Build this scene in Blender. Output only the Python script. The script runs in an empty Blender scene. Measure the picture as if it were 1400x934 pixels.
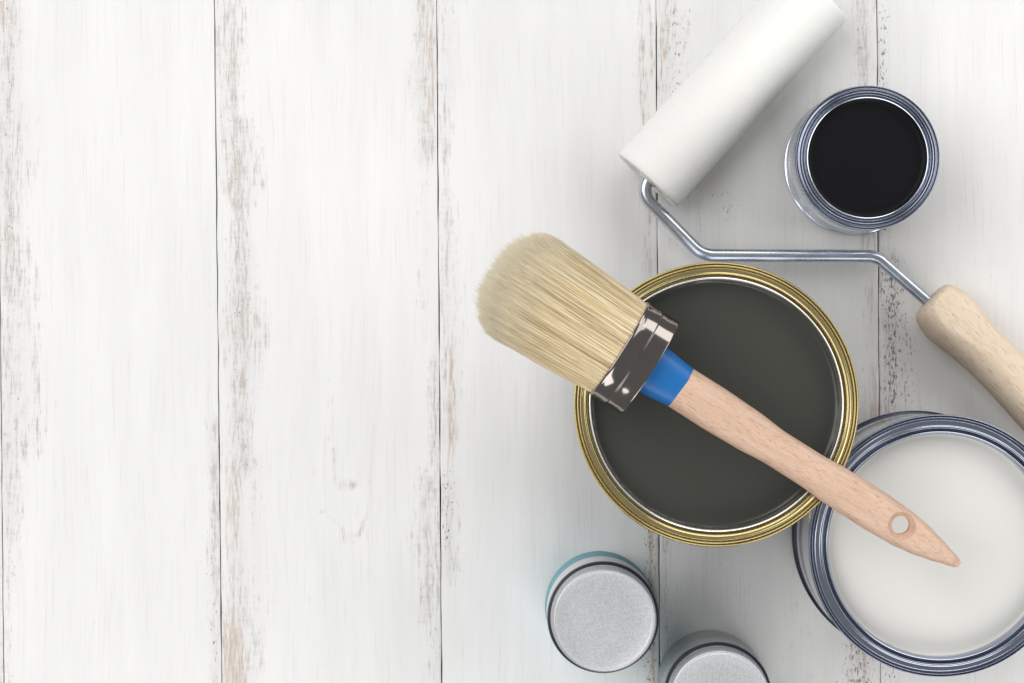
import bpy, bmesh, math, random
from mathutils import Vector, Matrix, noise as mnoise

random.seed(7)
scene = bpy.context.scene
col = scene.collection
CM = 0.01
D = 160.0                      # camera height over the tabletop, cm
PX = 25.0                      # photo pixels per cm on the tabletop

# ------------------------------------------------------------------ camera
cam_data = bpy.data.cameras.new('camera')
cam = bpy.data.objects.new('camera', cam_data)
col.objects.link(cam)
cam.location = (0, 0, D * CM)
cam.rotation_euler = (0, 0, 0)
cam_data.sensor_width = 36.0
cam_data.lens = 36.0 * D / (1400 / PX)
cam_data.clip_start = 0.05
cam_data.clip_end = 20
scene.camera = cam

# ------------------------------------------------------------------ world, lamps, exposure
world = bpy.data.worlds.new('World')
scene.world = world
world.use_nodes = True
bg = world.node_tree.nodes['Background']
bg.inputs[0].default_value = (1.0, 0.995, 0.99, 1)
bg.inputs[1].default_value = 0.26


def softbox(name, loc, target, sx, sy, power, color):
    d = bpy.data.lights.new(name, 'AREA')
    d.shape = 'RECTANGLE'
    d.size, d.size_y = sx, sy
    d.energy = power
    d.color = color
    o = bpy.data.objects.new(name, d)
    col.objects.link(o)
    o.location = loc
    o.rotation_euler = (Vector(target) - Vector(loc)).to_track_quat('-Z', 'Y').to_euler()
    return o


softbox('key_softbox', (-1.42, 0.80, 2.15), (-0.05, 0.0, 0), 2.4, 2.4, 45.0, (1.0, 0.993, 0.985))
softbox('side_softbox', (1.45, 0.25, 1.05), (0.1, 0, 0), 1.3, 1.0, 8.5, (1.0, 0.995, 0.985))
softbox('back_softbox', (0.75, 1.35, 1.05), (0.1, 0, 0), 1.4, 0.8, 9.5, (1.0, 0.99, 0.975))
softbox('front_softbox', (0.30, -1.40, 1.10), (0.1, 0, 0), 1.6, 0.8, 12.5, (1.0, 0.99, 0.98))

scene.view_settings.view_transform = 'Standard'
scene.view_settings.look = 'None'
scene.view_settings.exposure = 0
scene.view_settings.gamma = 1
scene.view_settings.use_curve_mapping = False
scene.render.engine = 'CYCLES'
scene.cycles.caustics_reflective = False
scene.cycles.caustics_refractive = False
scene.cycles.diffuse_bounces = 8
scene.cycles.max_bounces = 14


# ------------------------------------------------------------------ helpers
def at(px, py, z=0.0):
    """tabletop position (cm) of a photo pixel for a point z cm above the tabletop"""
    k = (1 - z / D) / PX
    return Vector(((px - 700) * k, (467 - py) * k, z))


def sharp(me, ang):
    for p in me.polygons:
        p.use_smooth = True
    me.set_sharp_from_angle(angle=math.radians(ang))


def mesh_obj(name, verts, faces, mat, parent=None, ang=35, attrs=None):
    me = bpy.data.meshes.new(name)
    me.from_pydata([(v[0] * CM, v[1] * CM, v[2] * CM) for v in verts], [], faces)
    me.update()
    if attrs:
        for k, vals in attrs.items():
            a = me.attributes.new(k, 'FLOAT', 'POINT')
            a.data.foreach_set('value', vals)
    if ang is not None:
        sharp(me, ang)
    me.materials.append(mat)
    o = bpy.data.objects.new(name, me)
    col.objects.link(o)
    if parent:
        o.parent = parent
    return o


def thing(name, loc, label, cat, group=None):
    o = bpy.data.objects.new(name, None)
    col.objects.link(o)
    o.empty_display_size = 0.02
    o.location = Vector(loc) * CM
    o['label'] = label
    o['category'] = cat
    if group:
        o['group'] = group
    return o


def lathe_geo(prof, seg=144, closed=False, wob=None):
    """revolve (r, z) points about local Z"""
    V, F, rings = [], [], []
    for (r, z) in prof:
        if r < 1e-6:
            rings.append([len(V)])
            V.append((0, 0, z))
        else:
            ring = []
            for i in range(seg):
                a = 2 * math.pi * i / seg
                rr, zz = r, z
                if wob:
                    rr, zz = wob(r, z, a)
                ring.append(len(V))
                V.append((rr * math.cos(a), rr * math.sin(a), zz))
            rings.append(ring)
    m = len(rings)
    for k in range(m if closed else m - 1):
        A, B = rings[k], rings[(k + 1) % m]
        for i in range(seg):
            j = (i + 1) % seg
            if len(A) == 1 and len(B) == 1:
                continue
            if len(A) == 1:
                F.append((A[0], B[j], B[i]))
            elif len(B) == 1:
                F.append((A[i], A[j], B[0]))
            else:
                F.append((A[i], A[j], B[j], B[i]))
    return V, F


def lathe(name, prof, mat, parent, seg=144, ang=40, closed=False, wob=None):
    V, F = lathe_geo(prof, seg, closed, wob)
    return mesh_obj(name, V, F, mat, parent, ang)


def catmull(pts, n=5):
    out = []
    P = [pts[0]] + list(pts) + [pts[-1]]
    for i in range(1, len(P) - 2):
        p0, p1, p2, p3 = P[i - 1], P[i], P[i + 1], P[i + 2]
        for k in range(n):
            t = k / n
            out.append(tuple(0.5 * (2 * b + (c - a) * t + (2 * a - 5 * b + 4 * c - d) * t * t + (3 * b - a - 3 * c + d) * t ** 3)
                             for a, b, c, d in zip(p0, p1, p2, p3)))
    out.append(tuple(pts[-1]))
    return out


def interp(tab, x):
    if x <= tab[0][0]:
        return tab[0][1]
    for (a, b), (c, d) in zip(tab, tab[1:]):
        if x <= c:
            t = (x - a) / (c - a)
            t = t * t * (3 - 2 * t) * 0.5 + t * 0.5
            return b + (d - b) * t
    return tab[-1][1]


def fillet(pts, radii, n=10):
    out = [Vector(pts[0])]
    for i in range(1, len(pts) - 1):
        p = Vector(pts[i])
        a = (Vector(pts[i - 1]) - p).normalized()
        b = (Vector(pts[i + 1]) - p).normalized()
        half = a.angle(b) / 2
        d = radii[i - 1] / math.tan(half)
        s, e = p + a * d, p + b * d
        c = p + (a + b).normalized() * (radii[i - 1] / math.sin(half))
        va, vb = s - c, e - c
        th = va.angle(vb)
        for k in range(n + 1):
            t = k / n
            out.append(c + (va * math.sin((1 - t) * th) + vb * math.sin(t * th)) / math.sin(th))
    out.append(Vector(pts[-1]))
    return out


def tube_geo(path, rad, seg=24):
    V, F = [], []
    up = Vector((0, 0, 1))
    for i, p in enumerate(path):
        t = (path[min(i + 1, len(path) - 1)] - path[max(i - 1, 0)]).normalized()
        s = t.cross(up).normalized()
        w = s.cross(t).normalized()
        for k in range(seg):
            a = 2 * math.pi * k / seg
            V.append(p + s * (rad * math.cos(a)) + w * (rad * math.sin(a)))
        if i:
            b = (i - 1) * seg
            for k in range(seg):
                F.append((b + k, b + (k + 1) % seg, b + seg + (k + 1) % seg, b + seg + k))
    F.append(tuple(range(seg))[::-1])
    F.append(tuple(range((len(path) - 1) * seg, len(path) * seg)))
    return V, F


# ------------------------------------------------------------------ materials
class Mat:
    def __init__(self, name):
        self.m = bpy.data.materials.new(name)
        self.m.use_nodes = True
        self.t = self.m.node_tree
        self.b = self.t.nodes['Principled BSDF']

    def node(self, typ, **kw):
        n = self.t.nodes.new(typ)
        for k, v in kw.items():
            setattr(n, k, v)
        return n

    def put(self, sock, v):
        if hasattr(v, 'is_linked') or isinstance(v, bpy.types.NodeSocket):
            self.t.links.new(v, sock)
        else:
            sock.default_value = v

    def set(self, **kw):
        names = dict(color='Base Color', rough='Roughness', metal='Metallic', spec='Specular IOR Level', trans='Transmission Weight',
                     ior='IOR', coat='Coat Weight', coatr='Coat Roughness', normal='Normal', sheen='Sheen Weight',
                     sss='Subsurface Weight', aniso='Anisotropic', sssr='Subsurface Radius', ssss='Subsurface Scale')
        for k, v in kw.items():
            if k in ('color',) and isinstance(v, tuple) and len(v) == 3:
                v = v + (1,)
            self.put(self.b.inputs[names[k]], v)
        return self

    def coords(self, scale, space='Object'):
        tc = self.node('ShaderNodeTexCoord')
        mp = self.node('ShaderNodeMapping')
        mp.inputs['Scale'].default_value = scale
        self.t.links.new(tc.outputs[space], mp.inputs['Vector'])
        return mp.outputs[0]

    def noise(self, vec, scale=1.0, detail=3.0, rough=0.55, dist=0.0):
        n = self.node('ShaderNodeTexNoise')
        self.t.links.new(vec, n.inputs['Vector'])
        n.inputs['Scale'].default_value = scale
        n.inputs['Detail'].default_value = detail
        n.inputs['Roughness'].default_value = rough
        n.inputs['Distortion'].default_value = dist
        return n.outputs['Fac']

    def math(self, op, a, b=None, clamp=False):
        n = self.node('ShaderNodeMath', operation=op, use_clamp=clamp)
        self.put(n.inputs[0], a)
        if b is not None:
            self.put(n.inputs[1], b)
        return n.outputs[0]

    def remap(self, v, a, b, c=0.0, d=1.0, smooth=True):
        n = self.node('ShaderNodeMapRange', interpolation_type='SMOOTHSTEP' if smooth else 'LINEAR')
        self.put(n.inputs[0], v)
        for i, x in enumerate((a, b, c, d)):
            n.inputs[1 + i].default_value = x
        return n.outputs[0]

    def mix(self, f, a, b, blend='MIX'):
        n = self.node('ShaderNodeMix', data_type='RGBA', blend_type=blend)
        self.put(n.inputs[0], f)
        self.put(n.inputs[6], a + (1,) if isinstance(a, tuple) else a)
        self.put(n.inputs[7], b + (1,) if isinstance(b, tuple) else b)
        return n.outputs[2]

    def attr(self, name):
        n = self.node('ShaderNodeAttribute', attribute_name=name)
        return n.outputs['Fac']

    def bump(self, h, strength, dist):
        n = self.node('ShaderNodeBump')
        n.inputs['Strength'].default_value = strength
        n.inputs['Distance'].default_value = dist
        self.put(n.inputs['Height'], h)
        self.put(self.b.inputs['Normal'], n.outputs[0])


def metal(name, colr, rough, var=0.02, scale=(120, 120, 120), bump=0.0):
    m = Mat(name)
    v = m.coords(scale)
    n = m.noise(v, 1.0, 4)
    m.set(color=m.mix(n, tuple(c * (1 - var * 2) for c in colr), colr), metal=1.0,
          rough=m.remap(n, 0.3, 0.7, rough * 0.9, rough * 1.1))
    if bump:
        m.bump(m.noise(v, 3.0, 3), bump, 0.0004)
    return m.m


MAT = {}
MAT['steel_blue'] = metal('blue_grey_steel', (0.40, 0.435, 0.525), 0.17)
MAT['steel_light'] = metal('bright_tin', (0.72, 0.76, 0.84), 0.18)
MAT['steel_dark'] = metal('dark_steel', (0.07, 0.075, 0.095), 0.35)
MAT['gold'] = metal('gold_lacquered_tin', (0.70, 0.59, 0.30), 0.18)
MAT['silver_lip'] = metal('pale_tin_lip', (0.86, 0.84, 0.76), 0.25)
MAT['chrome'] = metal('nickel_ferrule', (0.30, 0.27, 0.255), 0.11)
MAT['wire'] = metal('zinc_wire', (0.60, 0.64, 0.70), 0.27, 0.10, (90, 90, 90))


def alu():
    m = Mat('speckled_aluminium')
    n = m.noise(m.coords((1, 1, 1)), 1500.0, 2, 0.7)
    n2 = m.noise(m.coords((1, 1, 1)), 60.0, 2)
    c = m.mix(m.remap(n, 0.32, 0.68), (0.53, 0.54, 0.56), (0.70, 0.71, 0.735))
    m.set(color=c, metal=0.75, rough=m.remap(n2, 0.3, 0.7, 0.48, 0.52))
    m.bump(n, 0.15, 0.0004)
    return m.m


MAT['alu'] = alu()


def paintmat(name, a, b, rough, coat=0.0, bump=0.06):
    m = Mat(name)
    n = m.noise(m.coords((1, 1, 1)), 22.0, 3, 0.5, 0.6)
    n2 = m.noise(m.coords((1, 1, 1)), 900.0, 2, 0.5)
    m.set(color=m.mix(n, a, b), rough=rough, coat=coat)
    h = m.math('ADD', n, m.math('MULTIPLY', n2, 0.05))
    m.bump(h, bump, 0.001)
    return m.m


MAT['paint_grey'] = paintmat('charcoal_wet_paint', (0.053, 0.0535, 0.046), (0.061, 0.0615, 0.053), 0.24)
MAT['paint_black'] = paintmat('black_wet_paint', (0.0042, 0.0045, 0.0058), (0.006, 0.0064, 0.008), 0.45)
MAT['paint_black'].node_tree.nodes['Principled BSDF'].inputs['Specular IOR Level'].default_value = 0.14
MAT['paint_white'] = paintmat('off_white_wet_paint', (0.70, 0.70, 0.675), (0.74, 0.74, 0.715), 0.30)
MAT['paint_teal'] = paintmat('teal_paint', (0.24, 0.47, 0.53), (0.27, 0.52, 0.58), 0.7)
MAT['paint_teal'].node_tree.nodes['Principled BSDF'].inputs['Specular IOR Level'].default_value = 0.08
MAT['paint_sage'] = paintmat('sage_paint', (0.34, 0.38, 0.36), (0.40, 0.44, 0.42), 0.3)
MAT['rubber'] = paintmat('navy_seal', (0.010, 0.016, 0.028), (0.018, 0.026, 0.040), 0.28)
MAT['blue'] = paintmat('blue_lacquer', (0.006, 0.140, 0.440), (0.008, 0.155, 0.480), 0.40, 0.0)
MAT['dark'] = paintmat('dark_backing', (0.05, 0.042, 0.036), (0.09, 0.075, 0.062), 0.8)


def wood(name, light, mid, fleck, fs=1.0):
    m = Mat(name)
    g = m.noise(m.coords((14, 260, 260)), 1.0, 4, 0.6, 0.8)
    fine = m.noise(m.coords((70, 1500, 1500)), 1.0, 3, 0.6)
    f = m.noise(m.coords((230 * fs, 1500 * fs, 1500 * fs)), 1.0, 1.0, 0.5)
    ring = m.noise(m.coords((9, 70, 70)), 1.0, 2, 0.5, 1.6)
    c = m.mix(m.remap(g, 0.3, 0.7), light, mid)
    rg = m.math('SINE', m.math('MULTIPLY', ring, 60.0))
    c = m.mix(m.math('MULTIPLY', m.remap(rg, 0.55, 1.0), 0.22), c, fleck)
    c = m.mix(m.math('MULTIPLY', m.remap(f, 0.60, 0.70), 0.62), c, fleck)
    c = m.mix(m.math('MULTIPLY', m.remap(fine, 0.5, 0.75), 0.22), c, fleck)
    m.set(color=c, rough=0.5)
    m.bump(m.math('SUBTRACT', fine, m.remap(f, 0.60, 0.70)), 0.18, 0.0004)
    return m.m


MAT['beech'] = wood('beech_wood', (0.73, 0.51, 0.385), (0.64, 0.435, 0.315), (0.44, 0.255, 0.165))
MAT['beech_pale'] = wood('pale_beech_wood', (0.88, 0.735, 0.575), (0.81, 0.655, 0.495), (0.56, 0.40, 0.27), 0.75)


def hairmat():
    m = Mat('natural_bristle')
    t = m.attr('tint')
    e = m.attr('tip')
    c = m.mix(m.remap(t, 0.0, 0.42, smooth=False), (0.36, 0.235, 0.115), (0.90, 0.74, 0.44))
    c = m.mix(m.remap(t, 0.42, 1.0, smooth=False), c, (1.0, 0.93, 0.73))
    c = m.mix(m.math('MULTIPLY', e, 0.9), c, (0.93, 0.85, 0.67))
    m.set(color=c, rough=0.42)
    return m.m


MAT['hair'] = hairmat()


def feltmat():
    m = Mat('white_felt')
    n = m.noise(m.coords((1, 1, 1)), 700.0, 3)
    m.set(color=m.mix(n, (0.91, 0.91, 0.88), (0.94, 0.94, 0.915)), rough=0.95, sheen=0.2, sss=0.25,
          sssr=(0.4, 0.4, 0.35), ssss=0.004)
    m.bump(n, 0.25, 0.0008)
    return m.m


MAT['felt'] = feltmat()


def plankmat():
    m = Mat('worn_whitewashed_wood')
    info = m.node('ShaderNodeObjectInfo')
    tc = m.node('ShaderNodeTexCoord')
    off = m.node('ShaderNodeCombineXYZ')
    m.put(off.inputs[0], m.math('MULTIPLY', info.outputs['Random'], 3.1))
    m.put(off.inputs[1], m.math('MULTIPLY', info.outputs['Random'], 7.7))
    add = m.node('ShaderNodeVectorMath', operation='ADD')
    m.t.links.new(tc.outputs['Object'], add.inputs[0])
    m.t.links.new(off.outputs[0], add.inputs[1])
    # the grain wanders sideways a little
    low = m.node('ShaderNodeMapping')
    low.inputs['Scale'].default_value = (9, 5, 1)
    m.t.links.new(add.outputs[0], low.inputs[0])
    wv = m.math('MULTIPLY', m.math('SUBTRACT', m.noise(low.outputs[0], 1.0, 2), 0.5), 0.012)
    wx = m.node('ShaderNodeCombineXYZ')
    m.put(wx.inputs[0], wv)
    add2 = m.node('ShaderNodeVectorMath', operation='ADD')
    m.t.links.new(add.outputs[0], add2.inputs[0])
    m.t.links.new(wx.outputs[0], add2.inputs[1])
    P = add2.outputs[0]

    def sc(x, y):
        n = m.node('ShaderNodeMapping')
        n.inputs['Scale'].default_value = (x, y, 1)
        m.t.links.new(P, n.inputs[0])
        return n.outputs[0]
    wear, tan, spk = m.attr('wear'), m.attr('tan'), m.attr('speck')
    fine = m.noise(sc(760, 85), 1.0, 4, 0.68)
    mid = m.noise(sc(260, 14), 1.0, 4, 0.6)
    saw = m.noise(sc(110, 430), 1.0, 3, 0.6)
    broad = m.noise(sc(60, 7), 1.0, 3, 0.55)
    gnoise = m.noise(sc(820, 300), 1.0, 3, 0.6)

    def cen(v, k):
        return m.math('MULTIPLY', m.math('SUBTRACT', v, 0.5), k)
    # chipped fibres
    s = m.math('ADD', cen(fine, 1.25), cen(saw, 0.40))
    s = m.math('ADD', s, cen(mid, 0.85))
    s = m.math('ADD', s, cen(broad, 0.5))
    s = m.math('ADD', s, m.math('MULTIPLY', wear, 0.42))
    chip = m.math('MULTIPLY', m.remap(s, 0.20, 0.58), m.remap(wear, 0.0, 0.45, 0.13, 1.0))
    # hard dark specks where the paint flaked
    k = m.math('ADD', gnoise, m.math('MULTIPLY', spk, 0.22))
    speck = m.math('MULTIPLY', m.remap(k, 0.70, 0.79), m.remap(spk, 0.0, 0.3, 0.25, 1.0))
    # hairlines over the whole board
    hair = m.remap(m.noise(sc(820, 16), 1.0, 4, 0.65), 0.52, 0.74)
    paint = m.mix(m.remap(broad, 0.3, 0.7), (0.83, 0.83, 0.83), (0.87, 0.87, 0.87))
    paint = m.mix(m.math('MULTIPLY', hair, 0.30), paint, (0.60, 0.585, 0.565))
    worn = m.mix(m.remap(fine, 0.35, 0.7), (0.66, 0.61, 0.575), (0.38, 0.325, 0.29))
    c = m.mix(m.math('MULTIPLY', m.remap(wear, 0.25, 1.0), 0.25), paint, (0.62, 0.575, 0.55))
    c = m.mix(m.math('MULTIPLY', chip, 0.62), c, worn)
    tm = m.math('MULTIPLY', m.remap(tan, 0.0, 0.7), m.remap(m.math('ADD', m.math('ADD', cen(fine, 0.9), mid), m.math('MULTIPLY', tan, 0.22)), 0.52, 0.85))
    c = m.mix(m.math('MULTIPLY', tm, 0.66), c, (0.60, 0.46, 0.37))
    c = m.mix(m.math('MULTIPLY', speck, 0.85), c, (0.16, 0.14, 0.13))
    m.set(color=c, rough=0.55, spec=0.35)
    h = m.math('SUBTRACT', m.math('MULTIPLY', fine, 0.25), m.math('MULTIPLY', chip, 0.6))
    h = m.math('SUBTRACT', h, m.math('MULTIPLY', hair, 0.3))
    h = m.math('SUBTRACT', h, speck)
    m.bump(h, 0.28, 0.0006)
    return m.m


MAT['plank'] = plankmat()

# ------------------------------------------------------------------ the tabletop of planks
Y0, Y1 = -330, 1264            # plank ends, in photo pixels on the tabletop
seams = [(-306, -299), (-4, 5), (293, 303), (597, 604), (897, 902), (1199, 1204), (1501, 1506), (1803, 1808)]
# worn zones: (x from its board edge in px: negative = from the right edge, half width, y0, y1, strength)
WEAR = {
    0: [(-8, 25, -330, 1264, 0.7), (6, 30, -330, 1264, 0.7)],
    1: [(12, 30, -200, 420, 0.95), (26, 34, 120, 640, 0.7), (10, 24, 420, 760, 0.85), (8, 16, 740, 1264, 0.55), (-6, 14, 560, 1264, 0.85),
        (-10, 8, 240, 640, 0.45), (95, 60, 720, 1000, 0.22)],
    2: [(20, 30, -330, 260, 0.85), (32, 40, 150, 660, 0.95), (24, 34, 480, 1264, 0.85), (45, 26, 600, 934, 0.6), (-14, 22, -200, 235, 0.95),
        (-18, 20, 230, 480, 0.5), (-18, 28, 640, 860, 0.75), (-6, 12, 480, 1264, 0.7), (175, 14, 580, 590, 0.4), (172, 18, 655, 672, 0.85),
        (172, 16, 725, 745, 0.75), (150, 110, 500, 1264, 0.22)],
    3: [(8, 24, -330, 140, 0.55), (10, 18, 90, 480, 0.7), (12, 26, 440, 620, 0.65), (10, 18, 640, 800, 0.8), (-12, 22, -330, 220, 0.7),
        (-10, 20, 200, 420, 0.75), (-8, 12, 420, 1264, 0.6), (200, 120, 620, 1264, 0.15)],
    4: [(14, 26, -330, 220, 0.75), (20, 20, 200, 360, 0.5), (8, 12, 600, 1264, 0.5), (-18, 28, -330, 130, 0.7), (-12, 18, 130, 600, 0.55),
        (-25, 40, 820, 1264, 0.72), (60, 30, 230, 360, 0.3), (150, 140, 700, 1264, 0.28)],
    5: [(14, 26, 330, 580, 0.75), (20, 40, 540, 1264, 0.4), (6, 14, -330, 330, 0.45), (120, 140, 180, 420, 0.16)],
    6: [(10, 30, -330, 1264, 0.7)],
}
TAN = {
    1: [(-3, 6, 700, 1264, 0.7), (2, 12, -20, 40, 1.0)],
    2: [(19, 3.5, 235, 480, 1.0), (16, 13, 640, 1264, 0.95), (-10, 12, -100, 190, 0.6)],
    3: [(12, 9, 470, 640, 0.95), (-14, 14, -20, 420, 0.45), (-8, 9, 700, 960, 0.7)],
    4: [(6, 6, 0, 240, 0.5), (-9, 10, 380, 600, 1.0), (-20, 12, 840, 1000, 0.6)],
    5: [(3, 4, 0, 300, 0.5)],
}
SPECK = {
    1: [(15, 30, -330, 800, 0.35), (-10, 12, 700, 1264, 0.5)], 2: [(30, 30, 100, 660, 0.35), (-15, 18, 640, 900, 0.4)],
    3: [(8, 14, 640, 760, 0.7), (-12, 12, 700, 1000, 0.75)], 4: [(25, 25, 0, 200, 0.55), (-20, 22, -330, 110, 0.5), (-30, 35, 850, 1264, 0.9), (95, 25, 260, 300, 0.6)],
    5: [(18, 20, 350, 570, 1.0), (8, 10, 0, 330, 0.8), (40, 14, 420, 560, 0.7), (10, 30, 800, 1264, 0.6)],
}


def zone(zs, d_left, d_right, y):
    v = 0.0
    for (x, hw, a, b, s) in zs:
        d = d_left - x if x >= 0 else d_right + x
        wob = 0.65 + 0.7 * mnoise.noise(Vector((x * 0.37 + a * 0.01, y * 0.012, hw * 0.1)))
        f = max(0.0, 1 - abs(d) / (hw * wob * 1.8))
        e = 40 if b - a > 100 else 8
        g = min(1, max(0, (y - a) / e + 0.5)) * min(1, max(0, (b - y) / e + 0.5))
        v = max(v, s * f ** 0.8 * g)
    return v


KNOT = [((440, 698), (462, 716)), ((462, 716), (474, 736)), ((474, 736), (490, 732)), ((490, 732), (503, 700)), ((503, 700), (508, 640)), ((456, 612), (458, 660)), ((490, 612), (489, 660)),
        ((458, 662), (489, 664)), ((470, 740), (482, 742)), ((508, 640), (512, 580))]


def knot(x, y):
    best = 9.0
    for (a, b), (c, d) in KNOT:
        t = max(0, min(1, ((x - a) * (c - a) + (y - b) * (d - b)) / ((c - a) ** 2 + (d - b) ** 2)))
        best = min(best, math.hypot(x - a - t * (c - a), y - b - t * (d - b)))
    return 0.72 * max(0, 1 - best / 6.5)


table = mesh_obj('tabletop', *(lambda a, b: ([(a.x, a.y, -4), (b.x, a.y, -4), (b.x, b.y, -4), (a.x, b.y, -4),
                                              (a.x, a.y, -1.795), (b.x, a.y, -1.795), (b.x, b.y, -1.795), (a.x, b.y, -1.795)],
                                             [(3, 2, 1, 0), (4, 5, 6, 7), (0, 1, 5, 4), (1, 2, 6, 5), (2, 3, 7, 6), (3, 0, 4, 7)]))(
    at(-306, 1264), at(1806, -330)), MAT['dark'], None, None)
table['kind'] = 'structure'
table['label'] = 'tabletop of worn white painted planks laid side by side'

for b in range(7):
    nx, ny = 92, 260
    gap = 0.65
    V, F, wv, tv, sv = [], [], [], [], []
    for j in range(ny + 1):
        y = Y0 + (Y1 - Y0) * j / ny
        tt = y / 934
        xl = seams[b][0] + (seams[b][1] - seams[b][0]) * tt + gap + 1.0 * mnoise.noise(Vector((b * 9.1, y * 0.02, 0)))
        xr = seams[b + 1][0] + (seams[b + 1][1] - seams[b + 1][0]) * tt - gap + 0.9 * mnoise.noise(Vector((b * 5.7 + 40, y * 0.02, 3)))
        for i in range(nx + 1):
            q = i / nx
            # denser columns towards both edges
            q = 0.5 - 0.5 * math.cos(math.pi * q) if False else q + 0.10 * math.sin(2 * math.pi * q) * -1
            x = xl + (xr - xl) * q
            e = min(x - xl, xr - x)
            p = at(x, y)
            edge = 0.0
            if e < 1.6:
                edge = -0.04 * (1 - e / 1.6) ** 2
            p.z = edge
            V.append(p)
            w = zone(WEAR.get(b, []), x - xl, xr - x, y)
            if b == 2 and 560 < y < 790:
                w = max(w, knot(x, y))
            wv.append(w)
            tv.append(zone(TAN.get(b, []), x - xl, xr - x, y))
            sv.append(zone(SPECK.get(b, []), x - xl, xr - x, y))
    W = nx + 1
    for j in range(ny):
        for i in range(nx):
            a = j * W + i
            F.append((a + W, a + W + 1, a + 1, a))
    # sides and underside
    loop = list(range(0, W)) + [j * W + nx for j in range(1, ny + 1)] + [ny * W + i for i in range(nx - 1, -1, -1)] + [j * W for j in range(ny - 1, 0, -1)]
    base = len(V)
    for v in loop:
        V.append((V[v][0], V[v][1], -1.8))
        wv.append(1.0), tv.append(0.6), sv.append(0.5)
    n = len(loop)
    for i in range(n):
        j = (i + 1) % n
        F.append((loop[i], loop[j], base + j, base + i))
    F.append(tuple(base + i for i in range(n)))
    mesh_obj('plank', V, F, MAT['plank'], table, 50, dict(wear=wv, tan=tv, speck=sv))


# ------------------------------------------------------------------ paint cans
def can(name, rim_px, R, H, r_body, r_in, fill, mats, ridges, seam_mat, label, group, lip_frac, seam_h=0.35, flare=0.03):
    c = at(rim_px[0], rim_px[1], H)
    t = thing(name, (c.x, c.y, 0), label, 'paint can', group)
    # side wall, with a bead or two
    prof = [(0, 0.12), (r_body - 0.25, 0.12), (r_body - 0.02, 0.10), (r_body, 0.2), (r_body, H * 0.25), (r_body - 0.03, H * 0.27), (r_body, H * 0.29),
            (r_body, H * 0.75), (r_body - 0.03, H * 0.77), (r_body, H * 0.79), (r_body, H - 0.55), (r_body + 0.02, H - 0.32)]
    lathe('body', prof, mats[0], t)
    lathe('base_seam', [(r_body - 0.2, 0.03), (r_body - 0.1, 0.0), (r_body + flare, 0.0), (r_body + flare + 0.045, 0.05), (r_body + flare + 0.05, seam_h - 0.08),
                        (r_body + 0.04, seam_h), (r_body - 0.01, seam_h + 0.02)], seam_mat, t)
    Wd = R - r_in
    # outer curl then ridges, given as (fraction inwards, height offset in cm)
    outer = [(r_body + 0.005, H - 0.42), (R - 0.10, H - 0.36), (R - 0.015, H - 0.27), (R, H - 0.16), (R - 0.025, H - 0.06)]
    pts = [(R - f * Wd, H + dz) for f, dz in ridges if f <= lip_frac]
    prof = catmull(outer + pts, 4)
    lathe('rim', prof, mats[1], t, 192, 60)
    pts = [(R - f * Wd, H + dz) for f, dz in ridges if f >= lip_frac]
    lip = catmull(pts, 6) + [(r_in - 0.01, H - 0.5), (r_in - 0.01, H - fill - 0.6)]
    rim = t.children[-1]
    lathe('inner_lip', lip, mats[2], rim, 192, 60)
    # paint with a small meniscus at the wall
    z = H - fill
    pr = [(0, z - 0.5 - 0.02), (r_in * 0.9, z - 0.52), (r_in + 0.02, z - 0.5), (r_in + 0.015, z + 0.09), (r_in - 0.03, z + 0.06), (r_in - 0.10, z + 0.015), (r_in - 0.25, z)]
    pr += [(r_in * k, z) for k in (0.9, 0.75, 0.6, 0.45, 0.3, 0.15)] + [(0, z)]
    sd = random.random() * 50

    def wob(r, zz, a):
        if r > r_in - 0.02 and zz > z:
            zz += 0.09 * mnoise.noise(Vector((math.cos(a) * 3 + sd, math.sin(a) * 3, 0))) + 0.05 * mnoise.noise(Vector((math.cos(a) * 14 + sd, math.sin(a) * 14, 5)))
        return r, zz
    lathe('paint', pr, mats[3], t, 192, 80, wob=wob)
    return t


gold = can('gold_paint_can', (979.5, 553), 7.23, 12.0, 6.84, 6.29, 1.05,
           (MAT['steel_light'], MAT['gold'], MAT['silver_lip'], MAT['paint_grey']),
           [(0.06, 0.0), (0.11, -0.02), (0.135, -0.16), (0.165, -0.16), (0.19, -0.03), (0.24, 0.0), (0.275, -0.03), (0.30, -0.18), (0.33, -0.18), (0.355, -0.06), (0.40, -0.04),
            (0.50, -0.06), (0.58, -0.06), (0.63, -0.01), (0.67, -0.02), (0.69, -0.10), (0.71, -0.6), (0.79, -0.6), (0.815, -0.12), (0.86, -0.03), (0.93, -0.04), (1.0, -0.2)],
           MAT['gold'], 'large gold rimmed can of charcoal paint standing under the brush', None, 0.71)
whitec = can('steel_paint_can', (1286, 746.5), 6.76, 9.8, 6.58, 5.74, 1.0,
             (MAT['steel_light'], MAT['steel_blue'], MAT['steel_blue'], MAT['paint_white']),
             [(0.04, 0.0), (0.075, -0.03), (0.10, -0.16), (0.125, -0.16), (0.15, -0.02), (0.19, -0.02), (0.215, -0.20), (0.25, -0.22), (0.28, -0.14), (0.34, -0.11), (0.45, -0.10), (0.55, -0.085),
              (0.61, -0.04), (0.66, -0.03), (0.71, -0.07), (0.74, -0.35), (0.82, -0.36), (0.845, -0.12), (0.89, -0.06), (0.94, -0.07), (1.0, -0.22)],
             MAT['steel_dark'], 'blue grey steel can filled with off white paint', None, 0.74, 0.5, 0.09)
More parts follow.
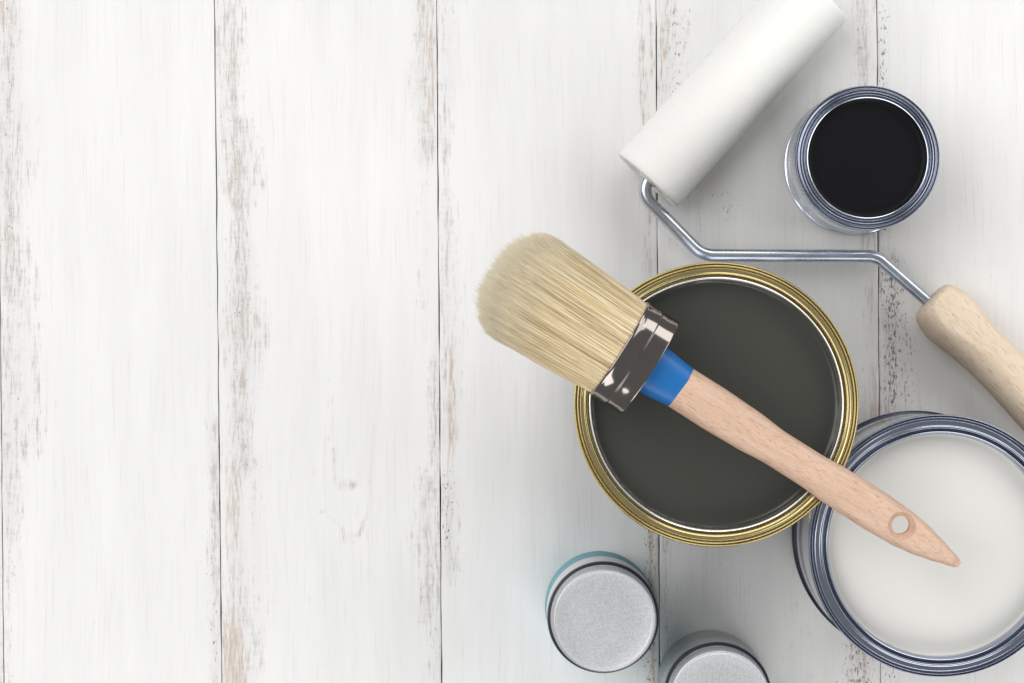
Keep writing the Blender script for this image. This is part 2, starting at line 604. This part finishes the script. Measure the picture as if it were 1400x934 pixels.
blackc = can('small_paint_can', (1186.4, 215.7), 3.82, 6.15, 3.77, 3.10, 0.50,
             (MAT['steel_light'], MAT['steel_blue'], MAT['steel_light'], MAT['paint_black']),
             [(0.06, 0.0), (0.10, -0.03), (0.13, -0.15), (0.17, -0.15), (0.20, -0.07), (0.28, -0.055), (0.34, -0.055), (0.38, -0.16), (0.42, -0.16), (0.45, -0.05), (0.50, -0.04), (0.54, -0.07),
              (0.58, -0.18), (0.63, -0.18), (0.66, -0.04), (0.70, -0.03), (0.73, -0.10), (0.75, -0.32), (0.82, -0.32), (0.85, -0.08), (0.91, -0.03), (0.95, -0.04), (1.0, -0.15)],
             MAT['steel_light'], 'small silver can of black paint next to the roller sleeve', None, 0.75, 0.25)


# ------------------------------------------------------------------ lidded jars
def jar(center, H, k, rot, paint, label, gl_frac, white_band):
    t = thing('paint_jar', (center[0], center[1], 0), label, 'jar', 'lidded sample jars standing by the cans')
    t.rotation_euler.z = rot
    R = 2.93 * k
    zs = H - 1.75                       # where the seal sits
    pz = zs * gl_frac
    lathe('jar_body', [(0, 0.0), (R - 0.3, 0.0), (R - 0.06, 0.04), (R + 0.03, 0.2), (R + 0.04, 0.6), (R, pz - 0.05), (R - 0.01, pz)], paint, t, 144, 40)
    lathe('jar_shoulder', [(R - 0.01, pz), (R - 0.01, zs - 0.55), (R - 0.03, zs - 0.3), (R - 0.16, zs - 0.02), (R - 0.30, zs + 0.1), (R - 0.32, H - 0.4)], white_band, t, 144, 40)
    lathe('seal_ring', [(R - 0.3, zs + 0.02), (R - 0.07, zs - 0.10), (R - 0.01, zs - 0.02), (R + 0.0, zs + 0.1), (R - 0.04, zs + 0.24), (R - 0.28, zs + 0.28)],
          MAT['rubber'], t, 128, 60, closed=True)
    lid_r = 2.72 * k
    prof = catmull([(lid_r - 0.12, zs + 0.24), (lid_r + 0.02, zs + 0.28), (lid_r + 0.03, zs + 0.40), (lid_r - 0.03, zs + 0.52), (lid_r - 0.03, zs + 0.62)], 4)
    prof += [(lid_r - 0.03, H - 0.62)]
    prof += catmull([(lid_r - 0.03, H - 0.30), (lid_r - 0.035, H - 0.16), (lid_r - 0.075, H - 0.05), (lid_r - 0.16, H), (lid_r - 0.24, H - 0.015)], 5)
    prof += [(lid_r - 0.30, H - 0.035), (lid_r * 0.6, H - 0.035), (lid_r * 0.3, H - 0.035), (0, H - 0.035)]
    lid = lathe('lid', prof, MAT['alu'], t, 180, 40)
    # knurled grip around the skirt
    n = 240
    V, F = [], []
    for zz in (H - 0.62, H - 0.34):
        for i in range(n):
            a = 2 * math.pi * i / n
            r = lid_r - 0.02 + (0.035 if i % 2 else 0.0)
            V.append((r * math.cos(a), r * math.sin(a), zz))
    for zz in (H - 0.66, H - 0.30):
        for i in range(n):
            a = 2 * math.pi * i / n
            V.append(((lid_r - 0.035) * math.cos(a), (lid_r - 0.035) * math.sin(a), zz))
    for i in range(n):
        j = (i + 1) % n
        F.append((i, j, n + j, n + i))
        F.append((2 * n + i, 2 * n + j, j, i))
        F.append((n + i, n + j, 3 * n + j, 3 * n + i))
    mesh_obj('knurled_grip', V, F, MAT['alu'], lid, 20)
    return t


c1 = at(826, 848, 8.8)
jar((c1.x, c1.y), 8.8, 1.0, 0.3, MAT['paint_teal'], 'teal and white paint jar with a speckled aluminium lid', 0.5,
    paintmat('white_shoulder', (0.80, 0.82, 0.83), (0.84, 0.86, 0.87), 0.5))  # plain opaque white for the upper part of the jar
c2 = at(984, 957, 7.8)
jar((c2.x, c2.y), 7.8, 0.975, 1.4, MAT['paint_sage'], 'grey green paint jar with an aluminium lid, beside the teal jar', 0.6, paintmat('grey_green_gloss', (0.42, 0.46, 0.45), (0.47, 0.51, 0.50), 0.25))

# ------------------------------------------------------------------ paint roller
ax0 = at(884.5, 247, 2.15)
ax1 = at(884.5 + 233, 247 - 255, 2.15)
roller = thing('paint_roller', (ax0.x, ax0.y, 0), 'white paint roller with a bent zinc wire frame and pale wooden handle', 'paint roller')
axd = (ax1 - ax0)
sl_len = axd.length
axd.normalize()
side = Vector((-axd.y, axd.x, 0))
UP = Vector((0, 0, 1))
SR = 2.13


def roller_pt(s, r, a):
    return axd * s + side * (r * math.cos(a)) + UP * (2.15 + r * math.sin(a))


def on_axis(name, prof, mat, parent, seg=96, ang=50, rough=0.0):
    V, F = lathe_geo(prof, seg)
    W = []
    for (x, y, z) in V:
        r = math.hypot(x, y)
        a = math.atan2(y, x)
        if rough and r > SR * 0.6:
            r += rough * mnoise.noise(Vector((x * 1.3, y * 1.3, z * 1.3))) + rough * 0.4 * mnoise.noise(Vector((x * 5, y * 5, z * 5)))
        W.append(roller_pt(z, r, a))
    return mesh_obj(name, W, F, mat, parent, ang)


ep = [(1.45, 0.10), (1.62, 0.015), (SR - 0.12, 0.0), (SR - 0.04, 0.025), (SR - 0.01, 0.08), (SR, 0.32)]
prof = [(1.35, 0.5)] + ep + [(SR, 0.32 + (sl_len - 0.64) * i / 40) for i in range(1, 40)] + [(r, sl_len - z) for r, z in ep[::-1]] + [(1.35, sl_len - 0.5)]
sleeve = on_axis('sleeve', prof, MAT['felt'], roller, 128, 60, 0.012)
V, F = [], []
rr = random.Random(3)
for i in range(16000):
    if rr.random() < 0.86:
        s = rr.uniform(0.08, sl_len - 0.08)
        a = rr.uniform(0, 2 * math.pi)
        p = roller_pt(s, SR - 0.02, a)
        nrm = (roller_pt(s, SR, a) - roller_pt(s, 0, a)).normalized()
    else:
        end = rr.random() < 0.5
        a = rr.uniform(0, 2 * math.pi)
        p = roller_pt(0.02 if end else sl_len - 0.02, rr.uniform(1.6, SR - 0.03), a)
        nrm = -axd if end else axd
        nrm = (nrm + 0.5 * (roller_pt(0, 1, a) - roller_pt(0, 0, a))).normalized()
    d = (nrm + Vector((rr.gauss(0, 0.45), rr.gauss(0, 0.45), rr.gauss(0, 0.45)))).normalized()
    w = d.cross(Vector((rr.gauss(0, 1), rr.gauss(0, 1), rr.gauss(0, 1)))).normalized() * 0.012
    ln = rr.uniform(0.05, 0.11)
    k = len(V)
    V += [p - w, p + w, p + d * ln]
    F.append((k, k + 1, k + 2))
nap = mesh_obj('nap', V, F, MAT['felt'], sleeve, None)
nap['kind'] = 'stuff'
plastic = paintmat('cream_plastic', (0.78, 0.77, 0.70), (0.82, 0.81, 0.75), 0.4)
for (z0, sg) in ((0.0, 1), (sl_len, -1)):
    on_axis('end_cap', [(0.30, z0 + sg * 0.02), (0.5, z0 - sg * 0.02), (0.62, z0 + sg * 0.10), (1.25, z0 + sg * 0.12), (1.42, z0 + sg * 0.04), (1.47, z0 + sg * 0.12), (1.40, z0 + sg * 0.6)],
            plastic, roller, 64, 50)

WR = 0.345
hz = 1.72
o = Vector((ax0.x, ax0.y, 0))
q0 = ax0 + axd * 2.6
path = fillet([q0, at(872.5, 261, 2.15), at(960.5, 349, 2.05), at(1199, 350.5, 1.95), at(1300, 439, hz)], [0.98, 1.5, 1.3], 14)
V, F = tube_geo([p - o for p in path], WR, 28)
mesh_obj('wire_frame', V, F, MAT['wire'], roller, 50)

# handle: turned beech, slightly flattened on one side
h0 = at(1271, 408, hz)
h1 = at(1271 + 200, 408 + 196, hz)
hd = (h1 - h0).normalized()
hs = Vector((-hd.y, hd.x, 0))
HP = [(0.0, 0.0), (0.0, 0.55), (0.03, 0.93), (0.14, 1.20), (0.40, 1.39), (0.85, 1.53), (1.4, 1.60), (2.0, 1.585), (2.8, 1.47), (3.8, 1.38), (5.0, 1.36), (6.5, 1.42),
      (8.5, 1.55), (10.0, 1.60), (11.0, 1.52), (11.6, 1.25), (11.9, 0.8), (12.0, 0.0)]
prof = catmull([(r, s) for s, r in HP], 5)
handle = bpy.data.objects.new('handle', None)
V, F = lathe_geo([(max(0, r), s) for r, s in prof], 72)
W = []
for (x, y, s) in V:
    # local X along the handle; a soft flat on the upper side
    yy, zz = y, x
    lim = 1.24
    r = math.hypot(yy, zz)
    if r > 0.01:
        f = (yy * 0.30 + zz * 0.954)
        if f > lim:
            k = lim + (f - lim) * 0.25
            yy += (k - f) * 0.30
            zz += (k - f) * 0.954
    W.append((s, yy, zz))
hob = mesh_obj('handle', W, F, MAT['beech_pale'], roller, 50)
hob.matrix_local = Matrix.Translation((h0 - o) * CM) @ Matrix((hd, hs, UP)).transposed().to_4x4()
fer = mesh_obj('handle_socket', *lathe_geo([(0.36, -0.005), (0.47, 0.0), (0.49, 0.03), (0.36, 0.05)], 40), MAT['steel_dark'], hob, 50)
fer.rotation_euler = (0, math.radians(90), 0)
bpy.data.objects.remove(handle)

# ------------------------------------------------------------------ round brush lying across the gold can
slope = -0.0874
bz = 13.92
b0 = at(846, 476, bz)
b1 = at(1313, 773, bz + slope * 20.3)
bx = (b1 - b0).normalized()
by = UP.cross(bx).normalized()
bzv = bx.cross(by).normalized()
brush = thing('paint_brush', (b0.x, b0.y, b0.z), 'round natural bristle brush with a blue banded beech handle laid across the gold can', 'paint brush')
brush.matrix_world = Matrix.Translation(b0 * CM) @ Matrix((bx, by, bzv)).transposed().to_4x4()


def sup(a, half_w, half_t, e):
    c, s = math.cos(a), math.sin(a)
    return (half_w * math.copysign(abs(c) ** (2 / e), c), half_t * math.copysign(abs(s) ** (2 / e), s))


def sweep(stations, seg=64, e=2.0, cap=True):
    """stations: (x, half width, half thickness, exponent)"""
    V, F = [], []
    for (x, w, t, ee) in stations:
        for k in range(seg):
            y, z = sup(2 * math.pi * k / seg, w, t, ee)
            V.append((x, y, z))
    for i in range(len(stations) - 1):
        for k in range(seg):
            j = (k + 1) % seg
            F.append((i * seg + k, i * seg + j, (i + 1) * seg + j, (i + 1) * seg + k))
    if cap:
        F.append(tuple(range(seg))[::-1])
        F.append(tuple((len(stations) - 1) * seg + k for k in range(seg)))
    return V, F


# ferrule: rolled edges and a raised bead round the middle
fp = [(-0.02, -0.07), (-0.03, -0.01), (0.01, 0.02), (0.08, 0.022), (0.20, 0.0), (0.40, -0.012), (0.60, -0.005), (0.78, 0.02), (0.85, 0.022), (0.90, -0.02), (0.96, -0.02),
      (1.10, -0.012), (1.40, -0.008), (1.60, 0.01), (1.70, 0.025), (1.77, 0.03), (1.81, 0.01), (1.80, -0.05), (1.74, -0.10), (1.60, -0.16)]
st = []
for x, dr in catmull(fp, 4):
    st.append((x, 2.70 + dr, 1.86 + dr, 2.25))
V, F = sweep(st, 128, cap=False)
ferrule = mesh_obj('ferrule', V, F, MAT['chrome'], brush, 60)
V, F = sweep([(1.45, 2.55, 1.72, 2.25), (1.60, 2.54, 1.71, 2.25), (1.62, 2.45, 1.62, 2.25)], 96)
mesh_obj('ferrule_plug', V, F, MAT['steel_dark'], ferrule, 40)

# handle
WT = [(1.5, 1.30), (2.2, 1.285), (3.65, 1.13), (5.6, 1.14), (7.6, 1.08), (9.4, 0.94), (11.6, 0.95), (13.0, 1.04), (15.4, 1.06), (17.0, 0.99), (18.0, 0.86), (19.0, 0.63), (19.9, 0.38),
      (20.4, 0.25), (20.52, 0.12)]
TT = [(1.5, 1.02), (3.65, 0.92), (6.0, 0.86), (9.4, 0.76), (12.8, 0.74), (16.0, 0.66), (18.5, 0.52), (20.0, 0.34), (20.34, 0.14)]


def hstations(x0, x1, n):
    out = []
    for i in range(n + 1):
        x = x0 + (x1 - x0) * i / n
        out.append((x, interp(WT, x), interp(TT, x), 2.7))
    return out


V, F = sweep(hstations(3.62, 20.52, 110), 72)
# gentle edge to the cut between paint and wood is left as a slanted line
bh = mesh_obj('handle', V, F, MAT['beech'], brush, None)
cut_prof = [(0, -1.4), (1.05, -1.4), (0.95, -0.9), (0.52, -0.30), (0.465, -0.2), (0.465, 0.16), (0.50, 0.22), (0.76, 0.64), (1.1, 1.2), (0, 1.2)]
V, F = lathe_geo(cut_prof, 64)
V = [(x * 1.0, y * 1.0, z) for x, y, z in V]
cut = mesh_obj('cutter', V, F, MAT['beech'], brush, None)
cut.location = (16.86 * CM, 0.10 * CM, 0)
for ob in (bh, cut):
    bm = bmesh.new()
    bm.from_mesh(ob.data)
    bmesh.ops.recalc_face_normals(bm, faces=bm.faces)
    bm.to_mesh(ob.data)
    bm.free()
md = bh.modifiers.new('hole', 'BOOLEAN')
md.object = cut
md.operation = 'DIFFERENCE'
md.solver = 'EXACT'
dg = bpy.context.evaluated_depsgraph_get()
dg.update()
new = bpy.data.meshes.new_from_object(bh.evaluated_get(dg))
bh.modifiers.clear()
bh.data = new
sharp(new, 30)
bpy.data.objects.remove(cut)
V, F = sweep([(x, w + 0.012, t + 0.012, e) for x, w, t, e in hstations(1.45, 3.66, 20)], 72)
# the band ends on a slightly wavy line
V2 = []
for (x, y, z) in V:
    if x > 3.3:
        x += 0.05 * mnoise.noise(Vector((y * 1.5, z * 1.5, 4.0))) + 0.035 * y
    V2.append((x, y, z))
mesh_obj('blue_band', V2, F, MAT['blue'], brush, 40)


# bristles: a tan core and thousands of single hairs
def blen(rho):
    return 5.72 + 1.62 * (1 - rho ** 4.0)


core = []
for i in range(13):
    x = -5.4 * i / 12
    k = 1 + 0.085 * i / 12
    core.append((x, 2.52 * k * 0.93, 1.72 * k * 0.93, 2.2))
core += [(-5.9, 2.35, 1.65, 2.2), (-6.3, 1.9, 1.3, 2.2), (-6.55, 1.2, 0.8, 2.1), (-6.62, 0.3, 0.2, 2.0)]
V, F = sweep(core, 64)
nv = len(V)
cr = mesh_obj('bristle_core', V, F, MAT['hair'], brush, 60, dict(tint=[0.25] * nv, tip=[0.0] * nv))

V, F, tint, tip = [], [], [], []
rr = random.Random(11)
for i in range(22000):
    th = rr.uniform(0, 2 * math.pi)
    u = rr.random()
    rho = 1 - 0.16 * rr.random() ** 1.3 if u < 0.66 else math.sqrt(rr.random())
    cl = mnoise.noise(Vector((math.cos(th) * 7, math.sin(th) * 7, rho * 6)))
    y0, z0 = sup(th, 2.60 * rho, 1.78 * rho, 2.25)
    dome = math.sqrt((y0 / 2.6) ** 2 + 0.45 * (z0 / 1.78) ** 2)
    L = blen(min(1.0, dome)) + rr.gauss(-0.04, 0.20) + 0.12 * cl
    if rr.random() < 0.05:
        L -= rr.random() * 1.6
    y0, z0 = sup(th, 2.60 * rho, 1.78 * rho, 2.25)
    k = 1.115 + 0.03 * cl + rr.gauss(0, 0.012) + (rr.uniform(0.0, 0.05) if rr.random() < 0.04 else 0)
    th2 = th + rr.gauss(0, 0.02) + 0.02 * cl
    y1, z1 = sup(th2, 2.60 * rho * k, 1.78 * rho * k, 2.15)
    bow = rr.gauss(0, 0.03)
    t0 = min(1, max(0, rr.betavariate(1.5, 1.3) + 0.20 * mnoise.noise(Vector((math.cos(th) * 34, math.sin(th) * 34, rho * 5)))))
    if rr.random() < 0.10:
        t0 *= 0.25
    rad = rr.uniform(0.011, 0.024)
    nseg = 5
    ph = rr.uniform(0, 6.28)
    base = len(V)
    for s in range(nseg + 1):
        f = s / nseg
        x = 0.25 - (L + 0.25) * f
        g = f ** 1.25
        y = y0 + (y1 - y0) * g + bow * math.sin(f * math.pi)
        z = z0 + (z1 - z0) * g + bow * 0.6 * math.sin(f * math.pi + ph)
        if f == 1:
            y += rr.gauss(0, 0.03)
            z += rr.gauss(0, 0.03)
        r = rad * (1 - 0.72 * f * f)
        for q in range(3):
            a = ph + q * 2.0944
            V.append((x, y + r * math.cos(a), z + r * math.sin(a)))
            tint.append(t0)
            tip.append(max(0, (f - 0.58) / 0.42) ** 1.1)
        if s:
            b = base + (s - 1) * 3
            for q in range(3):
                F.append((b + q, b + (q + 1) % 3, b + 3 + (q + 1) % 3, b + 3 + q))
    F.append((base + nseg * 3, base + nseg * 3 + 1, base + nseg * 3 + 2))
br = mesh_obj('bristles', V, F, MAT['hair'], brush, 180, dict(tint=tint, tip=tip))
br['kind'] = 'stuff'
